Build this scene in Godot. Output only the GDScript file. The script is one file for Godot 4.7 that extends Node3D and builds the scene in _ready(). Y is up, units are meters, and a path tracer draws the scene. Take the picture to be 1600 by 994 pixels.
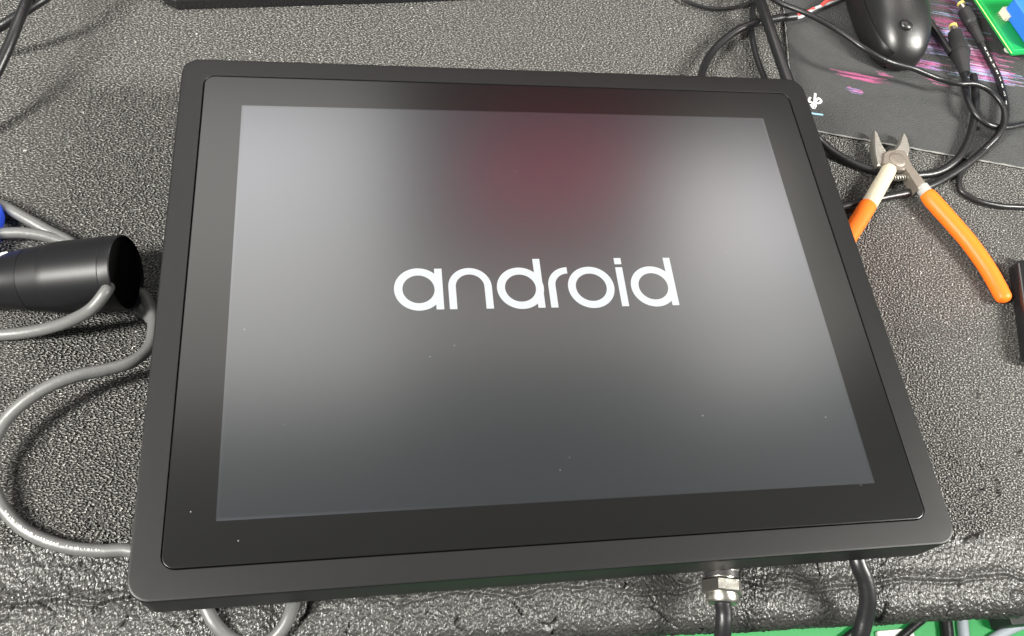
extends Node3D
# A panel computer lying on a black foam mat that covers a workbench, with cables, pliers, a mouse on its pad and other odds and ends round it.
# Metres; y is up; the mat lies at y = 0 and the origin is under the middle of the panel.

const PANEL_TOP := 0.055
const BENCH_SLOPE := 0.030      # the bench is turned by this slope (about 2 degrees) against the panel
const BENCH_EDGE := 0.1645       # z of the bench's front edge where x is 0

var taken := {}
var mats := {}

# ---------------------------------------------------------------- mesh helpers
class Soup:
	var v := PackedVector3Array()
	func tri(a: Vector3, b: Vector3, c: Vector3) -> void:
		v.append(a); v.append(b); v.append(c)
	func quad(a: Vector3, b: Vector3, c: Vector3, d: Vector3) -> void:
		tri(a, b, c); tri(a, c, d)
	# rings of equal length, joined one to the next, with flat caps
	func loft(rings: Array, capped := true) -> void:
		var part := Soup.new()
		var n: int = rings[0].size()
		for k in rings.size() - 1:
			for i in n:
				var j := (i + 1) % n
				part.quad(rings[k][i], rings[k][j], rings[k + 1][j], rings[k + 1][i])
		if capped:
			for e in 2:
				var r = rings[0] if e == 0 else rings[-1]
				var mid := Vector3.ZERO
				for p in r: mid += p
				mid /= n
				for i in n:
					var j := (i + 1) % n
					if e == 0: part.tri(r[j], r[i], mid)
					else: part.tri(r[i], r[j], mid)
		take(part)
	# adds a closed shape, turned right side out
	func take(part: Soup) -> void:
		var vol := 0.0
		var c := part.v[0]
		for i in range(0, part.v.size(), 3):
			vol += (part.v[i] - c).dot((part.v[i + 1] - c).cross(part.v[i + 2] - c))
		if vol < 0:
			for i in range(0, part.v.size(), 3):
				var t := part.v[i + 1]; part.v[i + 1] = part.v[i + 2]; part.v[i + 2] = t
		v.append_array(part.v)
	func mesh(crease := 38.0) -> ArrayMesh:
		var n := v.size()
		var fn := PackedVector3Array(); fn.resize(n / 3)
		var at := {}
		for i in n / 3:
			var c := (v[i * 3 + 1] - v[i * 3]).cross(v[i * 3 + 2] - v[i * 3])
			fn[i] = c
			for k in 3:
				var key := Vector3i((v[i * 3 + k] * 200000.0).round())
				if not at.has(key): at[key] = PackedInt32Array()
				at[key].append(i)
		var lim := cos(deg_to_rad(crease))
		var pos := PackedVector3Array(); pos.resize(n)
		var nor := PackedVector3Array(); nor.resize(n)
		var uv := PackedVector2Array(); uv.resize(n)
		for i in n / 3:
			var me := fn[i].normalized()
			for k in 3:
				var p := v[i * 3 + k]
				var s := Vector3.ZERO
				for f in at[Vector3i((p * 200000.0).round())]:
					if fn[f].normalized().dot(me) > lim: s += fn[f]
				var to: int = i * 3 + [0, 2, 1][k]
				pos[to] = p; nor[to] = s.normalized() if s.length_squared() > 0 else me
				uv[to] = Vector2(p.x, p.z)
		var arr := []; arr.resize(Mesh.ARRAY_MAX)
		arr[Mesh.ARRAY_VERTEX] = pos; arr[Mesh.ARRAY_NORMAL] = nor; arr[Mesh.ARRAY_TEX_UV] = uv
		var m := ArrayMesh.new()
		m.add_surface_from_arrays(Mesh.PRIMITIVE_TRIANGLES, arr)
		return m

func numbered(called: String) -> String:
	if not taken.has(called):
		taken[called] = 0
		return called
	taken[called] += 1
	return "%s_%03d" % [called, taken[called]]

func build(s, called: String, material: Material, parent: Node = null, crease := 38.0) -> MeshInstance3D:
	var o := MeshInstance3D.new()
	o.mesh = s.mesh(crease) if s is Soup else s
	o.material_override = material
	if parent == null:
		o.name = numbered(called); add_child(o)
	else:
		o.name = called; parent.add_child(o, true)
		if parent.is_inside_tree() and parent is Node3D:
			o.global_transform = Transform3D.IDENTITY
	return o

func thing(called: String, label: String, category: String, group := "", at := Vector3.ZERO) -> Node3D:
	var o := Node3D.new(); o.name = numbered(called); add_child(o)
	o.position = at
	return tag(o, label, category, group)

func tag(o, label: String, category: String, group := "", kind := ""):
	o.set_meta("label", label)
	if category: o.set_meta("category", category)
	if group: o.set_meta("group", group)
	if kind: o.set_meta("kind", kind)
	return o

# a smooth curve through points
func curve(pts: Array, each := 10) -> PackedVector3Array:
	var out := PackedVector3Array()
	for i in pts.size() - 1:
		var a: Vector3 = pts[max(i - 1, 0)]
		var b: Vector3 = pts[i]
		var c: Vector3 = pts[i + 1]
		var d: Vector3 = pts[min(i + 2, pts.size() - 1)]
		for k in each:
			out.append(b.cubic_interpolate_in_time(c, a, d, float(k) / each, b.distance_to(c), -a.distance_to(b) if i > 0 else -0.01, b.distance_to(c) + (c.distance_to(d) if i + 2 < pts.size() else 0.01)))
	out.append(pts[-1])
	return out

# rings round a line; radius: a number or a function of 0..1; flat: height over width
func sweep(s: Soup, line: PackedVector3Array, radius, sides := 12, flat := 1.0) -> void:
	var rings := []
	var n := line.size()
	var tan0 := (line[1] - line[0]).normalized()
	var up := Vector3.UP if absf(tan0.y) < 0.9 else Vector3.RIGHT
	var side := tan0.cross(up).normalized()
	for i in n:
		var t := (line[min(i + 1, n - 1)] - line[max(i - 1, 0)]).normalized()
		side = (side - t * side.dot(t)).normalized()
		var other := side.cross(t)
		var r: float = radius.call(float(i) / (n - 1)) if radius is Callable else radius
		var ring := PackedVector3Array()
		for k in sides:
			var a := TAU * k / sides
			ring.append(line[i] + side * cos(a) * r + other * sin(a) * r * flat)
		rings.append(ring)
	s.loft(rings)

func cable_mesh(pts: Array, r: float, sides := 12) -> Soup:
	var s := Soup.new()
	sweep(s, curve(pts), r, sides)
	return s

# turned shape: profile of Vector2(along, radius) about the line from a towards b
func lathe(s: Soup, a: Vector3, b: Vector3, profile: Array, sides := 32) -> void:
	var t := (b - a).normalized()
	var x := t.cross(Vector3.UP if absf(t.y) < 0.9 else Vector3.RIGHT).normalized()
	var y := x.cross(t)
	var rings := []
	for p in profile:
		var ring := PackedVector3Array()
		for k in sides:
			var an := TAU * k / sides
			ring.append(a + t * p.x + (x * cos(an) + y * sin(an)) * p.y)
		rings.append(ring)
	s.loft(rings)

# rounded rectangle ring in the plane y
func rounded(x0: float, x1: float, z0: float, z1: float, r: float, y: float, steps := 8) -> PackedVector3Array:
	var ring := PackedVector3Array()
	var cs := [Vector2(x1 - r, z1 - r), Vector2(x0 + r, z1 - r), Vector2(x0 + r, z0 + r), Vector2(x1 - r, z0 + r)]
	for c in 4:
		for k in steps + 1:
			var a := PI / 2 * (c + float(k) / steps)
			ring.append(Vector3(cs[c].x + cos(a) * r, y, cs[c].y + sin(a) * r))
	return ring

func slab(s: Soup, x0: float, x1: float, z0: float, z1: float, r: float, y0: float, y1: float, bevel: float, place := Transform3D.IDENTITY) -> void:
	var rings := []
	for q in [[bevel, y0], [0.0, y0 + bevel], [0.0, y1 - bevel], [bevel * 0.3, y1 - bevel * 0.3], [bevel, y1]]:
		var ring := rounded(x0 + q[0], x1 - q[0], z0 + q[0], z1 - q[0], max(r - q[0], 0.0002), q[1], 6)
		for i in ring.size(): ring[i] = place * ring[i]
		rings.append(ring)
	s.loft(rings)

# plan outline pulled up from y0 to y1 with a bevelled rim
func prism(s: Soup, outline: Array, y0: float, y1: float, bevel := 0.0006) -> void:
	var poly := PackedVector2Array(outline)
	var mid := Vector2.ZERO
	for p in poly: mid += p
	mid /= poly.size()
	var rings := []
	for q in [[0.0, y0], [0.0, y1 - bevel], [bevel, y1]]:
		var ring := PackedVector3Array()
		for p in poly:
			var d := p - mid
			var w: Vector2 = mid + d * (1.0 - q[0] / max(d.length(), 0.001))
			ring.append(Vector3(w.x, q[1], w.y))
		rings.append(ring)
	s.loft(rings)

# ---------------------------------------------------------------- materials
func lin(r: float, g: float, b: float) -> Color:
	return Color(r, g, b).linear_to_srgb()

func mat(called: String, c: Color, rough := 0.5, spec := 0.5, metal := 0.0) -> StandardMaterial3D:
	var m := StandardMaterial3D.new()
	m.resource_name = called
	m.albedo_color = c; m.roughness = rough; m.metallic_specular = spec; m.metallic = metal
	mats[called] = m
	return m

func noise(freq: float, octaves := 3, kind := FastNoiseLite.TYPE_SIMPLEX_SMOOTH, seed_ := 1) -> FastNoiseLite:
	var n := FastNoiseLite.new()
	n.seed = seed_; n.frequency = freq; n.noise_type = kind
	n.fractal_type = FastNoiseLite.FRACTAL_FBM if octaves > 1 else FastNoiseLite.FRACTAL_NONE
	n.fractal_octaves = octaves
	return n

func noise_map(n: FastNoiseLite, size: int, normal_strength := 0.0) -> Texture2D:
	var im := n.get_seamless_image(size, size)
	if normal_strength > 0:
		im.convert(Image.FORMAT_RGBA8)
		im.bump_map_to_normal_map(normal_strength)
	return ImageTexture.create_from_image(im)

func grain(m: StandardMaterial3D, tex: Texture2D, per_metre: float, amount: float) -> void:
	m.normal_enabled = true
	m.normal_texture = tex
	m.normal_scale = amount
	m.uv1_triplanar = true
	m.uv1_world_triplanar = true
	m.uv1_scale = Vector3.ONE * per_metre

func make_materials() -> void:
	var fine := noise_map(noise(0.12, 2, FastNoiseLite.TYPE_SIMPLEX_SMOOTH, 5), 512, 6.0)
	var soft := noise_map(noise(0.03, 4, FastNoiseLite.TYPE_SIMPLEX_SMOOTH, 6), 512, 6.0)
	var m := mat("black_coated_metal", lin(0.0068, 0.0069, 0.0070), 0.43, 0.38)
	grain(m, fine, 34.0, 0.10)
	m = mat("black_glass", lin(0.005, 0.005, 0.005), 0.23, 0.46)
	m = mat("display", lin(0.008, 0.009, 0.010), 0.24, 0.64)
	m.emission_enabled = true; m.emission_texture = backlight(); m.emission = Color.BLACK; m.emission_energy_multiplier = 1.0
	m = mat("lit_letter", lin(0.02, 0.02, 0.02), 0.3)
	m.emission_enabled = true; m.emission = lin(0.94, 0.985, 1.0); m.emission_energy_multiplier = 0.86
	mat("groove_black", lin(0.006, 0.006, 0.006), 0.7, 0.3)
	m = mat("black_box_metal", lin(0.02, 0.02, 0.02), 0.55)
	m = mat("grey_cable", lin(0.095, 0.096, 0.095), 0.42, 0.5)
	grain(m, soft, 12.0, 0.15)
	m = mat("black_cable", lin(0.010, 0.010, 0.011), 0.36, 0.5)
	grain(m, soft, 14.0, 0.15)
	mat("black_rubber", lin(0.018, 0.018, 0.019), 0.5, 0.5)
	m = mat("anodised_tube", lin(0.034, 0.034, 0.037), 0.40, 0.36)
	m.metallic = 0.1
	m.albedo_color = lin(0.007, 0.007, 0.008)
	grain(m, fine, 60.0, 0.04)
	m = mat("anodised_band", lin(0.006, 0.006, 0.007), 0.46, 0.36, 0.1)
	mat("dark_hole", lin(0.004, 0.004, 0.004), 0.9, 0.1)
	mat("white_print", lin(0.75, 0.75, 0.72), 0.6, 0.3)
	m = mat("steel", lin(0.46, 0.44, 0.40), 0.38, 0.5, 0.85)
	grain(m, soft, 30.0, 0.5)
	m = mat("worn_steel", lin(0.27, 0.235, 0.20), 0.5, 0.5, 0.75)
	grain(m, soft, 40.0, 0.7)
	m = mat("nickel", lin(0.56, 0.54, 0.49), 0.30, 0.5, 1.0)
	grain(m, fine, 30.0, 0.15)
	m = mat("orange_grip", lin(0.88, 0.16, 0.012), 0.45, 0.4)
	grain(m, soft, 30.0, 0.2)
	m = mat("cream_grip", lin(0.46, 0.42, 0.32), 0.6, 0.3)
	grain(m, soft, 30.0, 0.8)
	mat("grey_grip", lin(0.30, 0.30, 0.29), 0.5, 0.4)
	mat("blue_plastic", lin(0.02, 0.06, 0.50), 0.4, 0.5)
	mat("bright_blue_plastic", lin(0.03, 0.16, 0.62), 0.4, 0.5)
	m = mat("mouse_plastic", lin(0.010, 0.010, 0.010), 0.38, 0.6)
	grain(m, fine, 16.0, 0.1)
	mat("mouse_side", lin(0.010, 0.010, 0.010), 0.45, 0.4)
	mat("yellow_ring", lin(0.75, 0.62, 0.16), 0.4, 0.5)
	mat("circuit_green", lin(0.008, 0.26, 0.055), 0.35, 0.5)
	mat("circuit_edge", lin(0.45, 0.62, 0.18), 0.5, 0.4)
	mat("cream_plastic", lin(0.62, 0.58, 0.46), 0.5, 0.4)
	mat("red_wire", lin(0.62, 0.07, 0.06), 0.45, 0.4)
	mat("white_wire", lin(0.45, 0.46, 0.48), 0.45, 0.4)
	mat("thread", lin(0.24, 0.24, 0.23), 0.9, 0.2)
	mat("gloss_black", lin(0.012, 0.012, 0.013), 0.18, 0.5)
	mat("red_cloth", lin(0.75, 0.03, 0.15), 0.85, 0.2)
	mat("added_dark_board", lin(0.012, 0.012, 0.013), 0.8, 0.2)
	mat("floor_green", lin(0.02, 0.29, 0.07), 0.5, 0.5)
	mat("bench_wood", lin(0.42, 0.36, 0.20), 0.6, 0.4)
	mat("bench_leg_paint", lin(0.35, 0.36, 0.37), 0.5, 0.4)
	mat("white_plastic", lin(0.66, 0.66, 0.62), 0.5, 0.4)
	mat("pale_grey_plastic", lin(0.34, 0.38, 0.42), 0.5, 0.4)
	mat("lamp_frame", lin(0.6, 0.6, 0.6), 0.5, 0.4)

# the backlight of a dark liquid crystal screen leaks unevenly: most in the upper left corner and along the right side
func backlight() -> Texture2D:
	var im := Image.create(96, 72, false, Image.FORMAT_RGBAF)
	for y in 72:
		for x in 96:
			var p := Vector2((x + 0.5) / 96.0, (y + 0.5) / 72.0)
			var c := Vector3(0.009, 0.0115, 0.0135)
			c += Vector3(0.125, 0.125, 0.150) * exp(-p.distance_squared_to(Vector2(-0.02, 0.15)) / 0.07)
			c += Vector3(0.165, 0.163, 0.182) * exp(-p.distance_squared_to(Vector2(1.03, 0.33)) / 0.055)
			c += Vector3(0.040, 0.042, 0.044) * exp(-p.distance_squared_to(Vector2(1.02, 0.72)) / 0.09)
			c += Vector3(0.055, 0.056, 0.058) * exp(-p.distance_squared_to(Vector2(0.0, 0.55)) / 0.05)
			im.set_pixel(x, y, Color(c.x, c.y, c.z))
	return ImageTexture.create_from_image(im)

# ---------------------------------------------------------------- lamps
func lamp(label: String, at: Vector3, aim: Vector3, w: float, h: float, energy: float, glow: float, tint: Color) -> void:
	var up := Vector3.UP if absf((aim - at).normalized().y) < 0.95 else Vector3.FORWARD
	var root := thing("bench_lamp", label, "lamp", "", at)
	root.look_at_from_position(at, aim, up)
	var place := root.global_transform
	var s := Soup.new()
	s.loft([box_ring(w + 0.03, h + 0.03, 0.012), box_ring(w + 0.03, h + 0.03, 0.05)])
	var f := build(s, "lamp_housing", mats.lamp_frame, root); f.global_transform = place
	var m := mat("lamp_glow", lin(0.8, 0.8, 0.8), 0.6)
	m.emission_enabled = true; m.emission = tint; m.emission_energy_multiplier = glow
	var d := Soup.new()
	d.loft([box_ring(w, h, 0.002), box_ring(w, h, 0.0115)])
	var g := build(d, "lamp_diffuser", m, root); g.global_transform = place
	var l := AreaLight3D.new()
	l.name = "lamp_light"
	l.area_size = Vector2(w, h)
	l.light_energy = energy; l.light_color = tint
	l.shadow_enabled = true
	l.area_range = 6.0
	l.area_attenuation = 2.0
	root.add_child(l, true)
	l.global_transform = place.translated_local(Vector3(0, 0, -0.002))

# an unseen spot added high up only to light the red bag
func added_spot_lamp() -> void:
	var at := Vector3(0.5, 2.7, -0.25)
	var aim := Vector3(0.47, 1.7, -1.3)
	var root := thing("added_spot_lamp", "small black spot lamp added out of view to light the red bag", "lamp", "", at)
	var t := (aim - at).normalized()
	var s := Soup.new()
	lathe(s, at - t * 0.12, at, [Vector2(0, 0.02), Vector2(0.01, 0.032), Vector2(0.11, 0.036), Vector2(0.118, 0.036), Vector2(0.118, 0.032), Vector2(0.10, 0.032)], 24)
	build(s, "lamp_housing", mats.black_rubber, root)
	var m := mat("spot_glow", lin(0.8, 0.8, 0.8), 0.6)
	m.emission_enabled = true; m.emission = Color(1.0, 0.95, 0.88); m.emission_energy_multiplier = 3.0
	s = Soup.new()
	lathe(s, at - t * 0.019, at - t * 0.01, [Vector2(0, 0.031), Vector2(0.005, 0.031)], 24)
	build(s, "lamp_bulb", m, root)
	var l := SpotLight3D.new()
	l.name = "lamp_light"
	l.light_energy = 13.5; l.light_color = Color(1.0, 0.95, 0.88); l.light_size = 0.02
	l.spot_angle = 22.0; l.spot_range = 5.0; l.spot_attenuation = 2.0; l.shadow_enabled = true
	root.add_child(l, true)
	l.look_at_from_position(at + t * 0.01, aim, Vector3.UP)

func box_ring(w: float, h: float, z: float) -> PackedVector3Array:
	return PackedVector3Array([Vector3(-w / 2, -h / 2, z), Vector3(w / 2, -h / 2, z), Vector3(w / 2, h / 2, z), Vector3(-w / 2, h / 2, z)])

# ---------------------------------------------------------------- scene
func _ready() -> void:
	var cam := Camera3D.new()
	cam.name = "camera"
	cam.transform = Transform3D(Basis(Vector3(0.98406, 0.14728, 0.09964), Vector3(0.01834, 0.47327, -0.88073), Vector3(-0.17687, 0.86852, 0.46303)), Vector3(-0.09123, 0.42277, 0.21615))
	cam.fov = 41.063
	cam.near = 0.02; cam.far = 30.0
	cam.current = true
	add_child(cam)
	var we := WorldEnvironment.new()
	we.name = "environment"
	var env := Environment.new()
	env.background_mode = Environment.BG_COLOR
	env.background_color = Color(0.98, 1.0, 0.985)
	env.background_energy_multiplier = 0.20
	env.tonemap_mode = Environment.TONE_MAPPER_LINEAR
	env.tonemap_exposure = 1.0
	env.sdfgi_enabled = true; env.ssao_enabled = true; env.ssil_enabled = true
	we.environment = env
	add_child(we)
	make_materials()
	lamp("white lamp panel over the left end of the bench", Vector3(-0.95, 0.9, 0.34), Vector3(-0.1, 0.0, 0.05), 0.14, 0.5, 5.0, 6.0, Color(1.0, 0.99, 0.96))
	lamp("white lamp panel over the right end of the bench", Vector3(1.2, 0.9, 0.34), Vector3(0.2, 0.0, 0.05), 0.14, 0.5, 5.0, 6.0, Color(1.0, 0.99, 0.96))
	lamp("unseen wide dim lamp added to be mirrored in the upper left of the screen", Vector3(-0.48, 1.55, -1.08), Vector3(-0.48, 0.0, -1.03), 0.95, 0.95, 0.86, 2.6, Color(1.0, 0.99, 0.97))  # this and the next two are added for reflections in the screen
	lamp("unseen long dim strip added to mirror as a pale band across the screen", Vector3(0.35, 1.55, -0.80), Vector3(0.35, 0.0, -0.78), 2.0, 0.2, 0.26, 1.5, Color(1.0, 0.98, 0.95))
	lamp("unseen narrow dim lamp added to be mirrored in the right side of the screen", Vector3(0.95, 1.55, -0.95), Vector3(0.95, 0.0, -0.9), 0.36, 0.7, 0.34, 3.5, Color(1.0, 0.98, 0.95))
	added_spot_lamp()
	make_setting()
	make_panel()
	make_left_side()
	make_back()
	make_right_side()
	make_front_cables()
	make_floor_things()

# ---------------------------------------------------------------- bench, mat, floor
func make_setting() -> void:
	var s := Soup.new()
	s.loft([PackedVector3Array([Vector3(-4, -0.76, -3), Vector3(4, -0.76, -3), Vector3(4, -0.76, 3.5), Vector3(-4, -0.76, 3.5)]), PackedVector3Array([Vector3(-4, -0.74, -3), Vector3(4, -0.74, -3), Vector3(4, -0.74, 3.5), Vector3(-4, -0.74, 3.5)])])
	tag(build(s, "floor", mat("floor_grey", lin(0.07, 0.07, 0.07), 0.6)), "dark grey floor round the green floor covering", "", "", "structure")
	s = Soup.new()
	slab(s, -0.05, 1.3, -1.0, 0.55, 0.01, -0.7395, -0.7365, 0.001)
	tag(build(s, "floor_covering", mats.floor_green), "bright green floor covering seen below the front edge of the bench", "", "", "structure")
	var turn := Transform3D(Basis(Vector3.UP, -atan(BENCH_SLOPE)), Vector3(0, 0, BENCH_EDGE))
	var bench := thing("workbench", "workbench under the black foam mat", "workbench", "", Vector3(0, -0.74, -0.2))
	s = Soup.new()
	slab(s, -0.75, 0.95, -0.72, -0.004, 0.002, -0.026, -0.005, 0.001, turn)
	build(s, "bench_top", mats.bench_wood, bench)
	for q in [Vector2(-0.70, -0.66), Vector2(0.90, -0.66), Vector2(-0.70, -0.09), Vector2(0.90, -0.09)]:
		s = Soup.new()
		slab(s, q.x - 0.025, q.x + 0.025, q.y - 0.025, q.y + 0.025, 0.003, -0.74, -0.026, 0.001, turn)
		build(s, "leg", mats.bench_leg_paint, bench)
	make_mat(turn)
	# unseen board and bag, added only for the upper screen to mirror
	s = Soup.new()
	slab(s, 0.05, 2.6, -1.75, -1.60, 0.01, 0.2, 1.9, 0.004)
	tag(build(s, "added_dark_board", mats.added_dark_board), "black board added behind the bench to darken what the screen top mirrors", "board")
	s = Soup.new()
	var rings := []
	for q in [[0.6, 1.45], [0.97, 1.49], [1.0, 1.55], [1.0, 1.70], [0.95, 1.79], [0.6, 1.83]]:
		rings.append(rounded(0.47 - 0.29 * q[0], 0.47 + 0.29 * q[0], -1.36 - 0.09 * q[0], -1.36 + 0.09 * q[0], 0.06 * q[0], q[1]))
	s.loft(rings)
	tag(build(s, "added_red_bag", mats.red_cloth), "red cloth bag added to give the red reflection near the top of the screen", "bag")

func make_mat(turn: Transform3D) -> void:
	# columns and rows: fine where the photograph looks, coarse beyond
	var xs := PackedFloat32Array()
	var x := -0.74
	while x < 0.94:
		xs.append(x)
		x += 0.00105 if x > -0.335 and x < 0.48 else 0.012
	var ts := PackedFloat32Array()          # distance from the front edge, backwards negative; past it the mat rolls over
	var t := -0.72
	while t < 0.016:
		ts.append(t)
		t += 0.0008 if t > -0.06 else 0.0013 if t > -0.49 else 0.012
	var wide := noise(11.0, 2, FastNoiseLite.TYPE_SIMPLEX_SMOOTH, 11)
	var lump := noise(170.0, 2, FastNoiseLite.TYPE_SIMPLEX_SMOOTH, 12)
	var pebble := noise(230.0, 2, FastNoiseLite.TYPE_SIMPLEX_SMOOTH, 13)
	var crease := noise(1.0, 2, FastNoiseLite.TYPE_SIMPLEX_SMOOTH, 14)
	var wander := noise(26.0, 3, FastNoiseLite.TYPE_SIMPLEX_SMOOTH, 15)
	var broken := noise(55.0, 2, FastNoiseLite.TYPE_SIMPLEX_SMOOTH, 16)
	var crack := noise(17.0, 3, FastNoiseLite.TYPE_SIMPLEX_SMOOTH, 17)
	var R := 0.011
	var nx := xs.size()
	var nt := ts.size()
	var pos := PackedVector3Array(); pos.resize(nx * nt)
	var uv := PackedVector2Array(); uv.resize(nx * nt)
	var roll := PackedByteArray(); roll.resize(nx * nt)
	for j in nt:
		var d := ts[j]
		var base: Vector3
		var nor := Vector3.UP
		if d < -R:
			base = Vector3(0, 0, d)
		elif d < -R + R * PI / 2:
			var a := (d + R) / R
			base = Vector3(0, -R + R * cos(a), -R + R * sin(a))
			nor = Vector3(0, cos(a), sin(a))
		else:
			base = Vector3(0, -R - (d + R - R * PI / 2), 0.0)
			nor = Vector3(0, 0, 1)
		for i in nx:
			var u := xs[i]
			var w := wander.get_noise_2d(u, 0.3) * 0.004
			var edge := -0.0475 + 0.0257 * u + w + 0.0016 * broken.get_noise_2d(u * 3.0, 9.0)     # where the pebbled sheet ends and the smooth roll begins
			var front := smoothstep(edge - 0.0012, edge + 0.0012, d)
			var h := wide.get_noise_2d(u, d) * 0.0010 + lump.get_noise_2d(u, d) * 0.00022 * (1.0 - front)
			# fine cracks in the flat part, towards the front
			var near := smoothstep(-0.20, -0.07, d)
			var c1 := absf(crack.get_noise_2d(u, d))
			if near > 0.0 and broken.get_noise_2d(u, d) > 0.12:
				h -= 0.0024 * near * (1.0 - smoothstep(0.0, 0.04, c1))
			var line := -0.021 + 0.0193 * u + w * 0.8 + 0.0035 * crack.get_noise_2d(u, 4.0)
			if front > 0.0:
				var q := 1.0 - absf(crease.get_noise_2d(u * 95.0 + 6.0 * wander.get_noise_2d(u * 2.0, d * 3.0), d * 20.0 + 50.0)) * 2.2
				var s2 := 1.0 - absf(crease.get_noise_2d(u * 420.0 + 3.0 * wander.get_noise_2d(u * 5.0, d * 5.0), d * 110.0)) * 2.0
				var left := 1.0 - smoothstep(-0.16, 0.02, u) * 0.45
				var fold := clampf(1.0 - absf(crease.get_noise_2d(u * 120.0 + 4.0 * wander.get_noise_2d(u * 3.0, d * 4.0), d * 16.0 + 90.0)) * 7.0, 0.0, 1.0)
				h -= front * fold * fold * 0.0011 * smoothstep(-0.1, 0.25, broken.get_noise_2d(u, d * 1.5 + 30.0) + 0.3 * (1.0 - smoothstep(-0.2, 0.0, u)) + 0.35 * smoothstep(line - 0.003, line + 0.003, d))
				h += front * left * (q * q * q * 0.0010 * smoothstep(0.1, 1.0, q) + s2 * 0.0003 * smoothstep(line - 0.002, line + 0.006, d) + pebble.get_noise_2d(u, d) * 0.00011 * (1.0 - 0.6 * smoothstep(line - 0.002, line + 0.002, d)))
			# the torn boundary and the long crease that runs along the edge
			h -= 0.0014 * (1.0 - smoothstep(0.0, 0.0020, absf(d - edge))) * smoothstep(-0.1, 0.25, broken.get_noise_2d(u, 2.0))
			h += 0.0016 * (smoothstep(line - 0.007, line - 0.0006, d) - smoothstep(line - 0.0006, line + 0.0010, d)) - 0.0022 * (1.0 - smoothstep(0.0, 0.0013, absf(d - line)))
			var k: int = j * nx + i
			pos[k] = turn * (base + Vector3(u, 0, 0) + nor * h)
			uv[k] = Vector2(u, d)
			roll[k] = 1 if d > edge else 0
	var nrm := PackedVector3Array(); nrm.resize(nx * nt)
	for j in nt:
		for i in nx:
			var a := pos[j * nx + min(i + 1, nx - 1)] - pos[j * nx + max(i - 1, 0)]
			var b := pos[min(j + 1, nt - 1) * nx + i] - pos[max(j - 1, 0) * nx + i]
			nrm[j * nx + i] = b.cross(a).normalized()
	var idx := [PackedInt32Array(), PackedInt32Array()]
	for j in nt - 1:
		for i in nx - 1:
			var k := j * nx + i
			idx[roll[k]].append_array(PackedInt32Array([k, k + 1, k + nx, k + 1, k + nx + 1, k + nx]))
	var root := thing("foam_mat", "black pebbled foam mat covering the whole bench and rolled over its front edge", "mat", "", Vector3.ZERO)
	root.set_meta("kind", "structure")
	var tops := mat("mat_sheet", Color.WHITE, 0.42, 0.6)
	var size := 2048
	var grains := noise(0.17, 2, FastNoiseLite.TYPE_SIMPLEX_SMOOTH, 21)
	tops.normal_enabled = true
	tops.normal_texture = noise_map(grains, size, 26.0)
	tops.normal_scale = 1.7
	# glints painted into the albedo: pale on high points, dark in pits
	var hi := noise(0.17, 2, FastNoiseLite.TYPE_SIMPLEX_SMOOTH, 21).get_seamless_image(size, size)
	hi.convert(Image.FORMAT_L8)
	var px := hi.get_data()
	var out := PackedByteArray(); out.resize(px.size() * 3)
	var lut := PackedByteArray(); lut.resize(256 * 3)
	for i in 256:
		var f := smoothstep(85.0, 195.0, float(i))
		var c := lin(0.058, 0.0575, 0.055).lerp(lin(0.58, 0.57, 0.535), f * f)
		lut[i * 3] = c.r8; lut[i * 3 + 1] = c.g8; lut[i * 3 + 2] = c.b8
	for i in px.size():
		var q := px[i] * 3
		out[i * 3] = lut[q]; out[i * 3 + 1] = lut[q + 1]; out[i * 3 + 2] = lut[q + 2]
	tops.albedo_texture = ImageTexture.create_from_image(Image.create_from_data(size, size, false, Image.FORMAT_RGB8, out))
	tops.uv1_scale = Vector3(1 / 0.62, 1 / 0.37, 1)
	var rolled := mat("mat_roll", lin(0.034, 0.034, 0.032), 0.37, 0.55)
	rolled.normal_enabled = true
	rolled.normal_texture = noise_map(noise(0.11, 3, FastNoiseLite.TYPE_SIMPLEX_SMOOTH, 22), 1024, 9.0)
	rolled.normal_scale = 0.36
	rolled.uv1_scale = Vector3(1 / 0.20, 1 / 0.32, 1)
	for k in 2:
		var arr := []; arr.resize(Mesh.ARRAY_MAX)
		arr[Mesh.ARRAY_VERTEX] = pos; arr[Mesh.ARRAY_NORMAL] = nrm; arr[Mesh.ARRAY_TEX_UV] = uv; arr[Mesh.ARRAY_INDEX] = idx[k]
		var m := ArrayMesh.new()
		m.add_surface_from_arrays(Mesh.PRIMITIVE_TRIANGLES, arr)
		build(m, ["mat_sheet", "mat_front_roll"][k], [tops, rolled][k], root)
	# lint and crumbs
	var s := Soup.new()
	var rng := RandomNumberGenerator.new(); rng.seed = 77
	for i in 260:
		var p := turn * Vector3(rng.randf_range(-0.33, 0.47), 0.0004, rng.randf_range(-0.47, -0.05))
		var a := rng.randf() * TAU
		var d := Vector3(cos(a), 0, sin(a)) * rng.randf_range(0.0002, 0.0012)
		sweep(s, PackedVector3Array([p - d, p + Vector3(0, 0.0003, 0) + Vector3(d.z, 0, -d.x) * 0.4, p + d]), rng.randf_range(0.0001, 0.00022), 5)
	tag(build(s, "lint", mats.white_print, root), "", "", "", "stuff")

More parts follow.
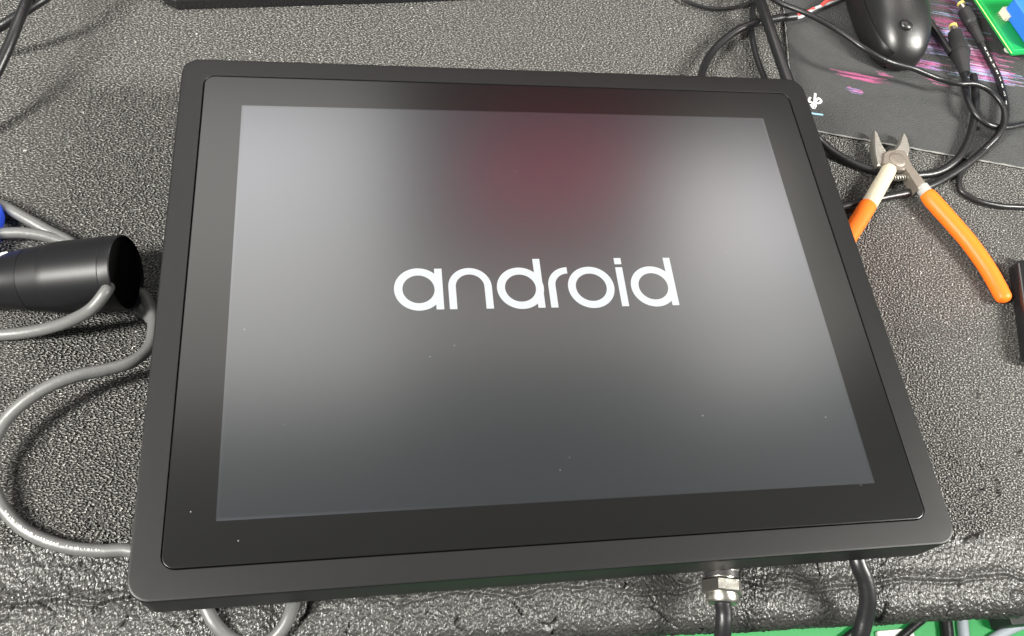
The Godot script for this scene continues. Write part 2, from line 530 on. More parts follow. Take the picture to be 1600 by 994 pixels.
# ---------------------------------------------------------------- the panel computer
func make_panel() -> void:
	var root := thing("panel_computer", "black panel computer with a lit word on its large dull screen, lying face up", "panel computer", "", Vector3(0, 0, 0))
	var T := PANEL_TOP
	# bezel: outer wall, rounded rim, top face, inner recess
	var s := Soup.new()
	var bez := Soup.new()
	var ring := []
	var ox := [-0.1850, 0.1861]
	var oz := [-0.1474, 0.1451]
	var gx := [-0.1725, 0.1735]
	var gz := [-0.1348, 0.1326]
	for q in [[0.012, T - 0.024], [0.0012, T - 0.024], [0.0, T - 0.0228], [0.0, T - 0.0012], [0.00035, T - 0.00035], [0.0012, T]]:
		ring.append(rounded(ox[0] + q[0], ox[1] - q[0], oz[0] + q[0], oz[1] - q[0], 0.0098 - q[0] * 0.7, q[1], 8))
	for q in [[-0.0006, T], [-0.0004, T - 0.0002], [-0.0004, T - 0.004], [0.006, T - 0.004]]:
		ring.append(rounded(gx[0] + q[0], gx[1] - q[0], gz[0] + q[0], gz[1] - q[0], 0.0062 - max(q[0], -0.001), q[1], 8))
	ring.append(ring[0])
	bez.loft(ring, false)
	build(bez, "bezel", mats.black_coated_metal, root)
	# glass with the display area behind it
	var gl := Soup.new()
	ring = []
	for q in [[0.0, T - 0.0045], [0.0, T - 0.0005], [0.00025, T - 0.00012], [0.0007, T]]:
		ring.append(rounded(gx[0] + q[0], gx[1] - q[0], gz[0] + q[0], gz[1] - q[0], 0.0056 - q[0], q[1], 8))
	gl.loft(ring)
	var glass := build(gl, "cover_glass", mats.black_glass, root)
	s = Soup.new()
	slab(s, -0.152, 0.152, -0.114, 0.114, 0.0003, T - 0.0003, T + 0.00012, 0.00005)
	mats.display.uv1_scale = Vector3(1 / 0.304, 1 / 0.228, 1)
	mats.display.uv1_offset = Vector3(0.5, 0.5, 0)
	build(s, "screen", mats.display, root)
	make_word(root, T + 0.00012)
	# specks of dust
	s = Soup.new()
	var rng := RandomNumberGenerator.new(); rng.seed = 4
	for p in [Vector3(-0.1445, 0.0550, 0.0236), Vector3(-0.1250, 0.0550, 0.0721), Vector3(-0.1624, 0.0550, 0.1094), Vector3(-0.0053, 0.0550, -0.0714), Vector3(0.0628, 0.0550, -0.0715), Vector3(0.0033, 0.0550, 0.0938), Vector3(-0.0957, 0.0550, -0.0344), Vector3(-0.0583, 0.0550, 0.0404), Vector3(-0.0462, 0.0550, 0.0346), Vector3(0.0723, 0.0550, 0.0760), Vector3(-0.0020, 0.0550, 0.0996), Vector3(-0.1426, 0.0550, 0.1228), Vector3(0.1445, 0.0550, 0.1146), Vector3(0.1364, 0.0550, 0.0794), Vector3(0.0199, 0.0550, -0.0045), Vector3(0.1062, 0.0550, -0.0177)]:
		var r := rng.randf_range(0.00008, 0.00020)
		lathe(s, p + Vector3(0, 0.00005, 0), p + Vector3(0, 1, 0), [Vector2(0, r), Vector2(0.0002, r * 0.7)], 7)
	tag(build(s, "dust_specks", mats.white_print, root), "", "", "", "stuff")
	# housing behind the bezel
	s = Soup.new()
	slab(s, -0.158, 0.160, -0.122, 0.118, 0.006, 0.0035, T - 0.0235, 0.002)
	build(s, "rear_housing", mats.black_box_metal, root)
	s = Soup.new()
	for q in [Vector2(-0.14, -0.10), Vector2(0.14, -0.10), Vector2(-0.14, 0.10), Vector2(0.14, 0.10)]:
		var f := Soup.new()
		lathe(f, Vector3(q.x, -0.0005, q.y), Vector3(q.x, 1, q.y), [Vector2(0, 0.008), Vector2(0.005, 0.009)], 16)
		build(f, "rubber_foot", mats.black_rubber, root)
	# cable gland on the front wall of the housing
	var a := Vector3(0.0800, 0.0200, 0.1435)
	var b := Vector3(0.0773, 0.0200, 0.1583)
	var ax := (b - a).normalized()
	var z0: float = (a.z - 0.1165) / ax.z
	var g0: Vector3 = a - ax * z0
	s = Soup.new()
	lathe(s, g0, g0 + ax, [Vector2(0, 0.0085), Vector2(z0 - 0.0015, 0.0085), Vector2(z0 - 0.001, 0.0078), Vector2(z0 + 0.0055, 0.0072)], 28)
	var gland := build(s, "cable_gland", mats.nickel, root)
	s = Soup.new()
	lathe(s, g0, g0 + ax, [Vector2(z0 + 0.0005, 0.0068), Vector2(z0 + 0.0005, 0.0081), Vector2(z0 + 0.0035, 0.0081), Vector2(z0 + 0.0035, 0.0068)], 28)
	build(s, "sealing_ring", mats.black_rubber, gland)
	s = Soup.new()
	lathe(s, g0, g0 + ax, [Vector2(z0 + 0.0042, 0.0092), Vector2(z0 + 0.0052, 0.0102), Vector2(z0 + 0.0100, 0.0102), Vector2(z0 + 0.0108, 0.0094)], 6)
	build(s, "hex_nut", mats.nickel, gland, 10.0)
	s = Soup.new()
	lathe(s, g0, g0 + ax, [Vector2(z0 + 0.0105, 0.0070), Vector2(z0 + 0.0108, 0.0076), Vector2(z0 + 0.0138, 0.0076), Vector2(z0 + 0.0152, 0.0066), Vector2(z0 + 0.0154, 0.0050)], 28)
	build(s, "clamp_cap", mats.nickel, gland)

# the lit word, letter by letter: x, z in millimetres from the middle of the screen
func make_word(root: Node3D, y: float) -> void:
	var word := [
		[["ring", -61.95, 2.95, 12.15, 8.0], ["bar", -53.6, -49.8, -8.9, 14.6]],
		[["arch", -35.95, 1.9, 11.05, 7.3, PI, 0.0], ["bar", -47.0, -43.25, 1.9, 14.6], ["bar", -28.65, -24.9, 1.9, 14.6]],
		[["ring", -10.2, 2.95, 12.15, 8.0], ["bar", -2.2, 1.5, -14.4, 14.6]],
		[["arch", 15.4, 1.8, 10.95, 7.2, PI, PI / 2], ["bar", 4.45, 8.2, 1.8, 14.6]],
		[["ring", 27.05, 2.95, 12.3, 8.2]],
		[["bar", 41.75, 45.5, -8.9, 14.5], ["bar", 41.75, 45.5, -14.6, -10.8]],
		[["ring", 60.65, 2.85, 12.15, 8.0], ["bar", 69.0, 72.75, -14.6, 14.4]],
	]
	for letter in word:
		var s := Soup.new()
		for e in letter:
			var hi := y + (0.00014 if e[0] == "bar" else 0.0001)
			if e[0] == "bar":
				slab(s, e[1] / 1000.0, e[2] / 1000.0, e[3] / 1000.0, e[4] / 1000.0, 0.0001, y - 0.00002, hi, 0.00002)
			else:
				var full: bool = e[0] == "ring"
				var a0: float = 0.0 if full else e[5]
				var a1: float = TAU if full else e[6]
				var n := 48 if full else 24
				var rings := []
				for k in n + (0 if full else 1):
					var a := lerpf(a0, a1, float(k) / n)
					var dir := Vector3(cos(a), 0, -sin(a))
					var c := Vector3(e[1] / 1000.0, 0, e[2] / 1000.0)
					var o: Vector3 = c + dir * e[3] / 1000.0
					var i: Vector3 = c + dir * e[4] / 1000.0
					rings.append(PackedVector3Array([Vector3(o.x, y, o.z), Vector3(o.x, hi, o.z), Vector3(i.x, hi, i.z), Vector3(i.x, y, i.z)]))
				if full: rings.append(rings[0])
				s.loft(rings, not full)
		build(s, "lit_letter", mats.lit_letter, root)

# ---------------------------------------------------------------- left: tube, grey cables, black cables, blue thing
func make_left_side() -> void:
	var e := Vector3(-0.2084, 0.0260, -0.0260)
	var l := Vector3(-0.2730, 0.0130, -0.0288)
	var ax := (l - e).normalized()
	var root := thing("metal_tube", "black tapering metal tube with a dark open end, lying beside the panel", "metal tube", "", Vector3(e.x, 0, e.z))
	var k: float = e.distance_to(l) / 198.0      # metres along the axis for each unit below
	var s := Soup.new()
	lathe(s, e, l, [Vector2(0.0016, 0.0186), Vector2(0.0, 0.0187), Vector2(-0.0002, 0.0190), Vector2(0.0006, 0.0194), Vector2(17 * k, 0.0194), Vector2(17 * k + 0.0002, 0.0192), Vector2(17 * k + 0.0005, 0.0194), Vector2(100 * k, 0.0186), Vector2(112 * k, 0.0180)], 64)
	build(s, "barrel", mats.anodised_tube, root)
	s = Soup.new()
	lathe(s, e, l, [Vector2(111.5 * k, 0.0150), Vector2(112 * k, 0.01785), Vector2(146 * k, 0.0163), Vector2(146.5 * k, 0.013)], 64)
	build(s, "band", mats.anodised_band, root)
	s = Soup.new()
	lathe(s, e, l, [Vector2(146 * k, 0.0140), Vector2(146 * k, 0.0165), Vector2(160 * k, 0.0157), Vector2(200 * k, 0.0138), Vector2(300 * k, 0.0128), Vector2(420 * k, 0.0125), Vector2(425 * k, 0.0115)], 64)
	build(s, "grip", mats.anodised_tube, root)
	s = Soup.new()
	lathe(s, e, l, [Vector2(0.0014, 0.0187), Vector2(0.0040, 0.0187)], 48)
	build(s, "open_end", mats.dark_hole, root)
	# white mark on the grip
	s = Soup.new()
	var tx := ax.cross(Vector3.UP).normalized()
	var ty := tx.cross(ax)
	if ty.y < 0: ty = -ty
	if tx.z < 0: tx = -tx
	for q in [[192.0, 102.0, 184.0, 112.0, 1.3], [188.0, 110.0, 180.0, 124.0, 1.5], [184.0, 120.0, 175.0, 136.0, 1.2]]:
		var line := PackedVector3Array()
		for i in 5:
			var f := i / 4.0
			var an := deg_to_rad(lerpf(q[1], q[3], f))
			var al: float = lerpf(q[0], q[2], f)
			line.append(e + ax * al * k + (tx * cos(an) + ty * sin(an)) * (lerpf(0.0165, 0.01385, (al - 146.0) / 54.0) + 0.0001))
		sweep(s, line, func(f): return 0.0008 * q[4] * (0.35 + sin(PI * clampf(f, 0.05, 0.95))) * 0.8, 8, 0.25)
	build(s, "white_mark", mats.white_print, root)

	# grey cables
	var grey := "grey round cables on the left"
	var c := build(cable_mesh([Vector3(-0.2138, 0.0330, -0.0132), Vector3(-0.2138, 0.0360, -0.0093), Vector3(-0.2186, 0.0330, -0.0035), Vector3(-0.2317, 0.0220, -0.0014), Vector3(-0.2480, 0.0120, -0.0016), Vector3(-0.2650, 0.0060, -0.0022), Vector3(-0.2837, 0.0040, -0.0029), Vector3(-0.3047, 0.0040, -0.0049)], 0.0031, 14), "grey_cable", mats.grey_cable)
	tag(c, "grey cable that enters the side of the black metal tube near its open end", "cable", grey)
	c = build(cable_mesh([Vector3(-0.3156, 0.0040, -0.0923), Vector3(-0.2986, 0.0050, -0.0891), Vector3(-0.2842, 0.0060, -0.0824), Vector3(-0.2699, 0.0060, -0.0735), Vector3(-0.2568, 0.0050, -0.0654), Vector3(-0.2458, 0.0040, -0.0593), Vector3(-0.2309, 0.0036, -0.0423), Vector3(-0.2180, 0.0036, -0.0281), Vector3(-0.2073, 0.0040, -0.0186), Vector3(-0.1958, 0.0100, -0.0048), Vector3(-0.1741, 0.0200, 0.0209), Vector3(-0.1601, 0.0240, 0.0406)], 0.0031, 14), "grey_cable", mats.grey_cable)
	tag(c, "upper grey cable passing behind the tube, sloping down from the left border", "cable", grey)
	var lp := [Vector3(-0.3083, 0.0060, -0.0582), Vector3(-0.2929, 0.0070, -0.0612), Vector3(-0.2806, 0.0070, -0.0628), Vector3(-0.2696, 0.0070, -0.0632), Vector3(-0.2585, 0.0060, -0.0618), Vector3(-0.2474, 0.0040, -0.0585), Vector3(-0.2316, 0.0036, -0.0484), Vector3(-0.2155, 0.0036, -0.0348), Vector3(-0.2055, 0.0050, -0.0259), Vector3(-0.1989, 0.0090, -0.0130), Vector3(-0.1956, 0.0130, 0.0005), Vector3(-0.1964, 0.0170, 0.0135), Vector3(-0.2027, 0.0200, 0.0222), Vector3(-0.2129, 0.0210, 0.0262), Vector3(-0.2248, 0.0220, 0.0293), Vector3(-0.2370, 0.0220, 0.0343), Vector3(-0.2479, 0.0200, 0.0413), Vector3(-0.2560, 0.0170, 0.0489), Vector3(-0.2610, 0.0140, 0.0587), Vector3(-0.2624, 0.0100, 0.0682), Vector3(-0.2588, 0.0080, 0.0810), Vector3(-0.2535, 0.0050, 0.0901), Vector3(-0.2442, 0.0040, 0.0990), Vector3(-0.2339, 0.0040, 0.1047), Vector3(-0.2224, 0.0040, 0.1086), Vector3(-0.2098, 0.0040, 0.1106), Vector3(-0.1986, 0.0045, 0.1112), Vector3(-0.1823, 0.0050, 0.1197), Vector3(-0.1689, 0.0050, 0.1307), Vector3(-0.1623, 0.0045, 0.1396), Vector3(-0.1580, 0.0040, 0.1468), Vector3(-0.1519, 0.0020, 0.1528), Vector3(-0.1430, 0.0000, 0.1565), Vector3(-0.1345, 0.0010, 0.1557), Vector3(-0.1282, 0.0040, 0.1511), Vector3(-0.1243, 0.0080, 0.1445), Vector3(-0.1228, 0.0140, 0.1386), Vector3(-0.1237, 0.0200, 0.1313), Vector3(-0.1263, 0.0240, 0.1234)]
	var loop := thing("grey_cable", "long grey cable looping wide at the left, then under the panel to its front corner", "cable", grey, Vector3(-0.25, 0, 0.05))
	build(cable_mesh(lp, 0.0031, 14), "cable_jacket", mats.grey_cable, loop)
	var path := curve(lp, 24)
	s = Soup.new()
	var rng := RandomNumberGenerator.new(); rng.seed = 9
	for i in range(21 * 24, 25 * 24):
		if rng.randf() < 0.62 and (i < 565 or i > 571):
			var tan := (path[i + 1] - path[i]).normalized()
			var n := (Vector3(0.1, 1.0, 0.15) - tan * tan.dot(Vector3(0.1, 1.0, 0.15))).normalized()
			var sd := tan.cross(n)
			var mid := path[i] + n * 0.00306
			var w := rng.randf_range(0.00035, 0.0008)
			sweep(s, PackedVector3Array([mid - sd * w - tan * 0.0002, mid + sd * w * rng.randf_range(0.2, 1.0) + tan * 0.0002]), 0.00022, 4)
	tag(build(s, "jacket_print", mats.white_print, loop), "", "", "", "stuff")

	# blue thing at the left border
	s = Soup.new()
	var b := Vector3(-0.2945, 0.0070, -0.0682)
	var rings := []
	for q in [[0.5, -0.009], [0.85, -0.0075], [1.0, -0.003], [1.0, 0.003], [0.85, 0.0075], [0.5, 0.009]]:
		rings.append(rounded(b.x - 0.013 * q[0], b.x + 0.0135 * q[0], b.z - 0.016 * q[0], b.z + 0.022 * q[0], 0.009 * q[0], b.y + q[1], 6))
	s.loft(rings)
	tag(build(s, "blue_clip", mats.blue_plastic, null, 60.0), "blue plastic clip half hidden by grey cables at the left border", "clip")

	# black cables crossing at the upper left
	c = build(cable_mesh([Vector3(-0.3532, 0.0040, -0.1653), Vector3(-0.3306, 0.0100, -0.1830), Vector3(-0.3108, 0.0200, -0.1897), Vector3(-0.2954, 0.0270, -0.1946), Vector3(-0.2833, 0.0310, -0.2025), Vector3(-0.2705, 0.0330, -0.2151), Vector3(-0.2583, 0.0300, -0.2383), Vector3(-0.2384, 0.0120, -0.2920), Vector3(-0.2100, 0.0040, -0.3245)], 0.0029), "black_cable", mats.black_cable)
	tag(c, "black cable bridging the upper left corner from the left border to the top", "cable", "black cables at the upper left")
	c = build(cable_mesh([Vector3(-0.2895, 0.0040, -0.3300), Vector3(-0.2843, 0.0180, -0.2803), Vector3(-0.2803, 0.0320, -0.2342), Vector3(-0.2790, 0.0380, -0.2056), Vector3(-0.2811, 0.0380, -0.1857), Vector3(-0.2854, 0.0340, -0.1686), Vector3(-0.2917, 0.0280, -0.1538), Vector3(-0.3030, 0.0160, -0.1369), Vector3(-0.3174, 0.0040, -0.1189)], 0.0030), "black_cable", mats.black_cable)
	tag(c, "steeper black cable lying over the other one in the upper left corner", "cable", "black cables at the upper left")

# ---------------------------------------------------------------- back: black base
func make_back() -> void:
	var a := Vector3(-0.2092, 0.0000, -0.2431)
	var b := Vector3(-0.0254, 0.0000, -0.2638)
	var u := (b - a).normalized()
	var w := Vector3(u.z, 0, -u.x)
	if w.z > 0: w = -w
	var root := thing("black_stand_base", "glossy black flat base with a cut corner at the top border", "base", "", a)
	var s := Soup.new()
	var rings := []
	for q in [[0.0, 0.0008], [0.0, 0.0075], [0.0012, 0.0090]]:
		var r := PackedVector3Array()
		for p in [Vector2(0.004 + q[0], q[0]), Vector2(0.27, q[0]), Vector2(0.28, 0.01), Vector2(0.28, 0.16), Vector2(q[0], 0.16), Vector2(-0.004 + q[0], 0.006 + q[0])]:
			r.append(a + u * p.x + w * p.y + Vector3.UP * q[1])
		rings.append(r)
	s.loft(rings)
	build(s, "base_plate", mats.gloss_black, root, 10.0)
	s = Soup.new()
	for q in [Vector2(0.02, 0.02), Vector2(0.25, 0.02), Vector2(0.02, 0.14), Vector2(0.25, 0.14)]:
		var p: Vector3 = a + u * q.x + w * q.y
		var f := Soup.new()
		lathe(f, p, p + Vector3.UP, [Vector2(0, 0.005), Vector2(0.0012, 0.005)], 12)
		build(f, "rubber_foot", mats.black_rubber, root)
	s = Soup.new()
	rings = []
	for q in [[0.012, 0.0105], [0.010, 0.0125]]:
		var r := PackedVector3Array()
		for p in [Vector2(q[0] + 0.008, q[0]), Vector2(0.28 - q[0], q[0]), Vector2(0.28 - q[0], 0.15), Vector2(q[0], 0.15), Vector2(q[0], q[0] + 0.008)]:
			r.append(a + u * p.x + w * p.y + Vector3.UP * (q[1] - 0.003))
		rings.append(r)
	s.loft(rings)
	build(s, "raised_plate", mats.gloss_black, root, 10.0)

# ---------------------------------------------------------------- right: pad, mouse, cables, plugs, board, pliers, adapter
func pad_at(u: float, w: float, y := 0.0) -> Vector3:      # metres along the pad's near edge and away from it
	return Vector3(0.2096 + 0.981 * u + 0.193 * w, y, -0.1548 + 0.193 * u - 0.981 * w)

func make_right_side() -> void:
	make_pad()
	make_mouse()
	make_cords()
	make_plugs()
	make_board()
	make_pliers()
	# adapter at the right border
	var t0 := Vector3(0.3292, 0.0000, -0.0411)
	var u := (Vector3(0.3131, -0.0000, 0.0147) - t0).normalized()
	var v := Vector3(-u.z, 0, u.x)
	if v.x < 0: v = -v
	var root := thing("power_brick", "black power brick cut off by the right border beside the pliers' handle", "power brick", "", Vector3(t0.x, 0, t0.z))
	var s := Soup.new()
	var place := Transform3D(Basis(v, Vector3.UP, u), Vector3(t0.x, 0, t0.z))
	slab(s, 0.0, 0.06, 0.0, 0.075, 0.005, 0.0005, 0.011, 0.002, place)
	build(s, "case", mats.gloss_black, root)
	s = Soup.new()
	lathe(s, place * Vector3(0.016, 0.0072, 0.001), place * Vector3(0.016, 0.0072, -0.01), [Vector2(0, 0.0065), Vector2(0.006, 0.0065), Vector2(0.007, 0.006)], 24)
	build(s, "metal_socket", mats.nickel, root)

func make_pad() -> void:
	var root := thing("mouse_pad", "dark grey cloth mouse pad with pink and blue streaks printed on it", "mouse pad", "", pad_at(0.15, 0.12))
	# the print: streaks in broken bands, drawn along the near edge's direction
	var W := 1024
	var H := 819
	var im := Image.create(W, H, false, Image.FORMAT_RGBA8)
	var rng := RandomNumberGenerator.new(); rng.seed = 31
	var cloth := noise(0.02, 3, FastNoiseLite.TYPE_SIMPLEX_SMOOTH, 33)
	var base := lin(0.050, 0.051, 0.051)
	for y in H:
		for x in W:
			var n := cloth.get_noise_2d(x, y) * 0.012 + rng.randf_range(-0.012, 0.012)
			im.set_pixel(x, y, Color(base.r + n, base.g + n, base.b + n))
	var px := func(u: float, w: float) -> Vector2i: return Vector2i(int(u / 0.30 * W), int((0.24 - w) / 0.24 * H))
	var pink := lin(0.45, 0.11, 0.24)
	var violet := lin(0.30, 0.20, 0.52)
	var sky := lin(0.20, 0.34, 0.48)
	var wine := lin(0.20, 0.04, 0.10)
	var pale := lin(0.50, 0.48, 0.66)
	# bands: centre u, w, half length, half height (metres), how many streaks, colours
	for b in [[0.150, 0.158, 0.014, 0.010, 40, [wine, sky, wine, violet]], [0.142, 0.138, 0.016, 0.012, 60, [wine, pink, wine, sky]], [0.130, 0.121, 0.014, 0.009, 55, [sky, pale, violet, wine]], [0.122, 0.108, 0.013, 0.008, 45, [pink, violet, sky, pale]], [0.157, 0.103, 0.016, 0.012, 75, [pink, pink, wine, pale]], [0.160, 0.088, 0.018, 0.007, 55, [pale, sky, violet, pink]], [0.110, 0.087, 0.010, 0.004, 22, [pink, violet]], [0.115, 0.071, 0.006, 0.003, 12, [pink, pink, wine]], [0.058, 0.061, 0.012, 0.0035, 26, [pink, pink, wine]], [0.072, 0.068, 0.005, 0.0015, 6, [pink]], [0.048, 0.046, 0.005, 0.003, 10, [pink, pink, violet]]]:
		for k in b[4]:
			var at: Vector2i = px.call(b[0] + rng.randfn(0, 0.5) * b[2], b[1] + rng.randf_range(-1, 1) * b[3])
			var len := int(rng.randf_range(0.25, 1.1) * b[2] / 0.30 * W)
			var col: Color = b[5][rng.randi() % b[5].size()]
			for y in rng.randi_range(2, 5):
				for x in range(-len, len):
					var p := at + Vector2i(x, y)
					if p.x >= 0 and p.y >= 0 and p.x < W and p.y < H and rng.randf() < 0.93:
						im.set_pixelv(p, im.get_pixelv(p).lerp(col, rng.randf_range(0.35, 0.7)))
	var m := mat("pad_cloth", Color.WHITE, 0.72, 0.35)
	m.albedo_texture = ImageTexture.create_from_image(im)
	m.normal_enabled = true
	m.normal_texture = noise_map(noise(0.3, 1, FastNoiseLite.TYPE_SIMPLEX, 35), 512, 4.0)
	m.normal_scale = 0.25
	# a thin cloth slab with rounded corners, slightly wavy, textured by its own axes
	var s := Soup.new()
	var rings := []
	for q in [[0.0, 0.0004], [0.0, 0.0018], [0.0005, 0.0022]]:
		var ring := rounded(q[0], 0.30 - q[0], q[0], 0.24 - q[0], 0.006, q[1], 5)
		for i in ring.size(): ring[i] = pad_at(ring[i].x, ring[i].z, q[1])
		rings.append(ring)
	s.loft(rings)
	var mesh := s.mesh()
	var arr := mesh.surface_get_arrays(0)
	var uvs: PackedVector2Array = arr[Mesh.ARRAY_TEX_UV]
	for i in uvs.size():
		var d := Vector2(uvs[i].x - 0.2096, uvs[i].y + 0.1548)
		uvs[i] = Vector2(d.dot(Vector2(0.981, 0.193)) / 0.30, 1.0 - d.dot(Vector2(0.193, -0.981)) / 0.24)
	arr[Mesh.ARRAY_TEX_UV] = uvs
	var am := ArrayMesh.new()
	am.add_surface_from_arrays(Mesh.PRIMITIVE_TRIANGLES, arr)
	build(am, "cloth_top", m, root)
	# frayed stitching along the rim
	s = Soup.new()
	for side in 2:
		var line := PackedVector3Array()
		var n := 160
		for i in n + 1:
			var f := 0.005 + float(i) / n * (0.29 if side == 0 else 0.23)
			var j := rng.randf_range(-0.0002, 0.0002)
			line.append(pad_at(f, -0.0002 + j, 0.0013 + absf(j)) if side == 0 else pad_at(-0.0002 + j, f, 0.0013 + absf(j)))
		sweep(s, line, func(f): return 0.0005 + 0.00015 * sin(f * 900.0), 6)
	build(s, "rim_stitching", mats.thread, root)
	# white emblem and its small blue bar
	s = Soup.new()
	for q in [[Vector3(0.2333, 0.0024, -0.1858), Vector3(0.2311, 0.0024, -0.1797), Vector3(0.2282, 0.0024, -0.1713)], [Vector3(0.2283, 0.0024, -0.1820), Vector3(0.2263, 0.0024, -0.1783), Vector3(0.2287, 0.0024, -0.1766), Vector3(0.2311, 0.0024, -0.1761)], [Vector3(0.2312, 0.0024, -0.1785), Vector3(0.2350, 0.0024, -0.1810), Vector3(0.2358, 0.0024, -0.1787), Vector3(0.2337, 0.0024, -0.1768), Vector3(0.2307, 0.0024, -0.1767)], [Vector3(0.2269, 0.0024, -0.1754), Vector3(0.2279, 0.0024, -0.1719), Vector3(0.2307, 0.0024, -0.1749)]]:
		sweep(s, curve(q, 6), 0.00085, 6, 0.2)
	build(s, "white_emblem", mats.white_print, root)
	s = Soup.new()
	sweep(s, PackedVector3Array([Vector3(0.2250, 0.0024, -0.1670), Vector3(0.2335, 0.0024, -0.1658)]), 0.0008, 6, 0.2)
	build(s, "blue_bar", mat("pale_blue_print", lin(0.30, 0.50, 0.62), 0.6, 0.3), root)

func make_mouse() -> void:
	var root := thing("mouse", "black computer mouse on the pad, its rounded back towards the viewer", "mouse", "", pad_at(0.118, 0.105))
	# local: x across, z along with the rear at z = 0 and the front at z = -0.112
	var rear := Vector3(0.3049, 0.0030, -0.2061)
	var ang := -0.06
	var place := Transform3D(Basis(Vector3.UP, ang), rear)
	var outline := func(a: float) -> Vector2:
		var c := cos(a); var sn := sin(a)
		return Vector2(0.0250 * signf(c) * pow(absf(c), 0.8), 0.056 * signf(sn) * pow(absf(sn), 0.85))
	var n := 56
	var top := func(x: float, z: float) -> float:        # height of the back over the plan
		var k := clampf(-z / 0.112, 0, 1)
		return (0.012 + 0.026 * pow(sin(PI * clampf(0.12 + k * 0.78, 0, 1)), 0.8)) * (1.0 - 0.22 * pow(absf(x) / 0.0250, 2.0))
	var rings := []
	for q in [[0.93, 0.0], [0.985, 0.10], [1.0, 0.30], [0.995, 0.52], [0.965, 0.70], [0.90, 0.83], [0.80, 0.915], [0.65, 0.965], [0.45, 0.99], [0.2, 1.0]]:
		var ring := PackedVector3Array()
		for i in n:
			var o: Vector2 = outline.call(TAU * i / n) * q[0]
			var z := o.y - 0.056
			ring.append(place * Vector3(o.x, 0.001 + q[1] * top.call(o.x, z), z))
		rings.append(ring)
	var s := Soup.new()
	s.loft(rings)
	build(s, "shell", mats.mouse_plastic, root, 60.0)
	# darker rubber flank on the left with a ridge, and the base
	s = Soup.new()
	rings = []
	for q in [[1.00, 0.02], [1.055, 0.08], [1.07, 0.35], [1.05, 0.60], [1.0, 0.66], [0.94, 0.5]]:
		var ring := PackedVector3Array()
		for i in 25:
			var a := lerpf(PI * 0.62, PI * 1.42, i / 24.0)
			var o: Vector2 = outline.call(a) * q[0]
			var swell := sin(PI * i / 24.0)
			var w: Vector2 = outline.call(a) * lerpf(0.985, q[0], clampf(swell * 3.0, 0, 1))
			ring.append(place * Vector3(w.x, 0.001 + q[1] * top.call(o.x, o.y - 0.056), w.y - 0.056))
		rings.append(ring)
	var side := Soup.new()
	for k in rings.size():
		var r1 = rings[k]; var r2 = rings[(k + 1) % rings.size()]
		for i in 24: side.quad(r1[i], r1[i + 1], r2[i + 1], r2[i])
	for e in [0, 24]:
		for k in range(1, rings.size() - 1):
			if e == 0: side.tri(rings[0][e], rings[k][e], rings[k + 1][e])
			else: side.tri(rings[0][e], rings[k + 1][e], rings[k][e])
	s.take(side)
	build(s, "side_grip", mats.mouse_side, root, 60.0)
	# small domed button
	var bt := Vector3(0.3005, 0.0360, -0.2257)
	s = Soup.new()
	lathe(s, bt + Vector3(0, -0.006, 0), bt + Vector3(0.02, 0.2, 0.0), [Vector2(0, 0.0052), Vector2(0.0030, 0.0052), Vector2(0.0042, 0.0045), Vector2(0.0050, 0.003), Vector2(0.0053, 0.001)], 28)
	build(s, "round_button", mats.mouse_plastic, root, 60.0)

